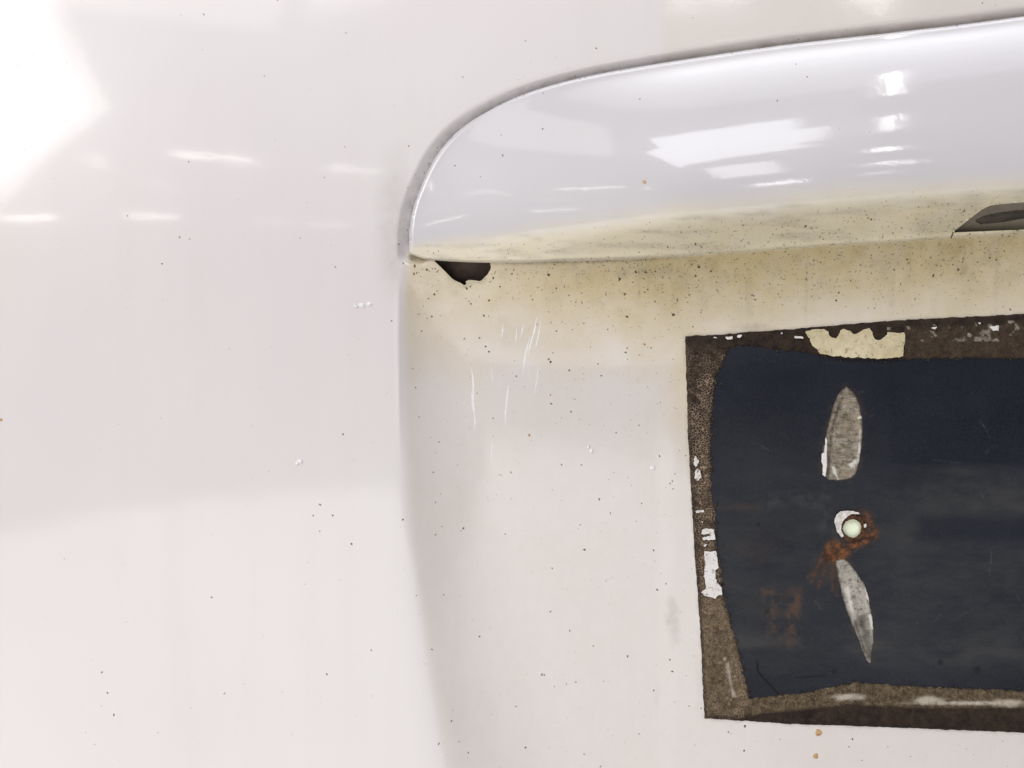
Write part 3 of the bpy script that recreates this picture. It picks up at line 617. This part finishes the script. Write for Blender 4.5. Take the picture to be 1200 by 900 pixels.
specks = []                                            # (u, v, radius px, stretch, angle)
for u, v, r in ((190, 309, 2.0), (472, 609, 1.9), (543, 619, 2.3), (645, 424, 2.6), (643, 421, 1.8), (685, 644, 2.4), (645, 717, 1.9), (562, 746, 2.0), (616, 876, 2.0), (529, 845, 1.8), (638, 791, 1.6), (520, 697, 1.5),
                (488, 698, 1.5), (390, 604, 2.0), (367, 604, 1.7), (412, 637, 2.0), (412, 638, 1.4), (126, 812, 2.0), (248, 700, 1.6), (383, 790, 1.5), (402, 509, 1.6), (435, 762, 1.5), (788, 787, 2.0), (766, 645, 1.6),
                (766, 809, 1.6), (749, 860, 1.6), (592, 626, 1.6), (680, 615, 1.5), (647, 666, 1.4), (722, 507, 1.6), (752, 590, 1.4), (646, 473, 1.8), (645, 463, 1.6), (667, 434, 1.6), (733, 413, 2.2), (735, 408, 1.6),
                (485, 321, 2.2), (488, 320, 2.0), (486, 312, 2.4), (500, 316, 2.6), (509, 345, 2.6), (502, 350, 1.6), (510, 315, 1.8), (512, 341, 1.6), (569, 406, 2.2), (567, 370, 2.0), (573, 412, 2.2), (562, 396, 1.5),
                (506, 371, 2.0), (494, 388, 1.6), (586, 336, 2.0), (600, 321, 2.0), (573, 352, 2.2), (624, 351, 1.6), (578, 326, 2.2), (547, 338, 2.4), (551, 336, 1.8), (552, 356, 1.8), (459, 376, 1.6), (533, 194, 1.6),
                (563, 207, 1.3), (636, 151, 1.6), (479, 171, 1.6), (750, 116, 1.5), (933, 75, 1.4), (911, 118, 1.6), (946, 90, 1.6), (478, 220, 1.2), (404, 172, 1.2), (393, 313, 1.6), (380, 208, 1.3), (352, 279, 1.2),
                (944, 265, 2.6), (815, 286, 2.0), (726, 327, 3.0), (732, 345, 2.6), (757, 319, 2.4), (745, 319, 2.4), (768, 318, 2.2), (833, 318, 2.6), (815, 323, 2.6), (819, 313, 2.8), (789, 369, 3.0), (812, 383, 1.8),
                (1063, 304, 2.0), (1094, 323, 2.6), (1021, 299, 1.6), (1123, 316, 3.0), (1160, 302, 2.4), (983, 343, 1.8), (980, 352, 2.4), (684, 379, 1.8), (652, 388, 1.8), (735, 371, 2.4), (643, 322, 2.6), (652, 338, 2.0),
                (872, 880, 2.0), (873, 851, 2.4), (999, 866, 1.8), (1010, 891, 1.5), (1021, 257, 2.0), (871, 264, 1.2), (1128, 307, 1.8), (1098, 311, 1.5)):
    specks.append((u, v, r * 0.60, 1 + random.random() * 0.7, random.random() * 3.1))
N_DARK = len(specks)
def dens(u, v):
    Bv = B_of(u); X = X_of(v); so = SD_TRIM(u, v); d = np.clip(so, 0, None)
    rec = 0.05 + 1.0 * np.exp(-np.clip(v - Bv, 0, None) / (26 + 60 * np.clip((u - 520) / 200, 0, 1))) + 0.4 * np.exp(-((u - 505) / 16) ** 2) * np.exp(-(v - 300) / 70) + 0.10 * (v > 430)
    trim = 0.006 + 0.10 * (v > C_of(u) + 10)
    return np.where((v > Bv) & (u > X), rec, np.where(so < 0, trim, 0.022 + 0.55 * np.exp(-d / 9.0) * (u < 700) + 0.10 * np.exp(-d / 8.0)))
g = np.random.default_rng(11); cu, cv = g.uniform(-150, 1330, 16000), g.uniform(-100, 990, 16000)
ok = (g.random(16000) < dens(cu, cv)) & (sdf(cu, cv, np.array(PLATE)) > 3) & (np.abs(SD_TRIM(cu, cv)) > 2.5) & (sdf(cu, cv, np.array(TORN)) > 3) & (sdf(cu, cv, np.array(GROW)) > 2)
for u, v in zip(cu[ok][:1700], cv[ok][:1700]):
    specks.append((u, v, 0.32 + 0.85 * random.random() ** 3.4, 1 + random.random() * 0.9, random.gauss(1.2, 0.6)))
for part_specks, mat_ in ((specks[:N_DARK], M_speck), (specks[N_DARK:], M_speck_pale)):
  VV, FF, off = [], [], 0
  for s in part_specks:
    V, F = blob(s[0], s[1], s[2], 0.00007 + 0.00003 * s[2], s[3], s[4], 6, 0.3); VV.append(V); FF.append(F + off); off += len(V)
  link_mesh("dirt_specks", np.vstack(VV), [np.vstack(FF)], mat_, ROOT, kind="stuff")

# loose crumbs along the inner and outer edge of the residue
g = np.random.default_rng(21); IN = np.vstack([np.array(INNER, float), np.array(INNER[:1], float)]); VV, FF, off = [], [], 0
for i in range(len(IN) - 1):
    (ax, ay), (bx, by) = IN[i], IN[i + 1]; L_ = math.hypot(bx - ax, by - ay)
    for _ in range(int(min(L_, 260) / 3.0)):
        t = g.random(); u = ax + (bx - ax) * t + g.normal(0, 2.6); v = ay + (by - ay) * t + g.normal(0, 2.6)
        if u > 1230: continue
        V, F = blob(u, v, 0.4 + 1.1 * g.random() ** 3, 0.0006, 1 + g.random(), g.random() * 3, 6, 0.3); V[:, 1] -= 0.0004; VV.append(V); FF.append(F + off); off += len(V)
link_mesh("residue_crumbs", np.vstack(VV), [np.vstack(FF)], M_res, RES, {"pale": np.full(off, 0.35), "craze": np.zeros(off), "smear": np.zeros(off)}, kind="stuff")
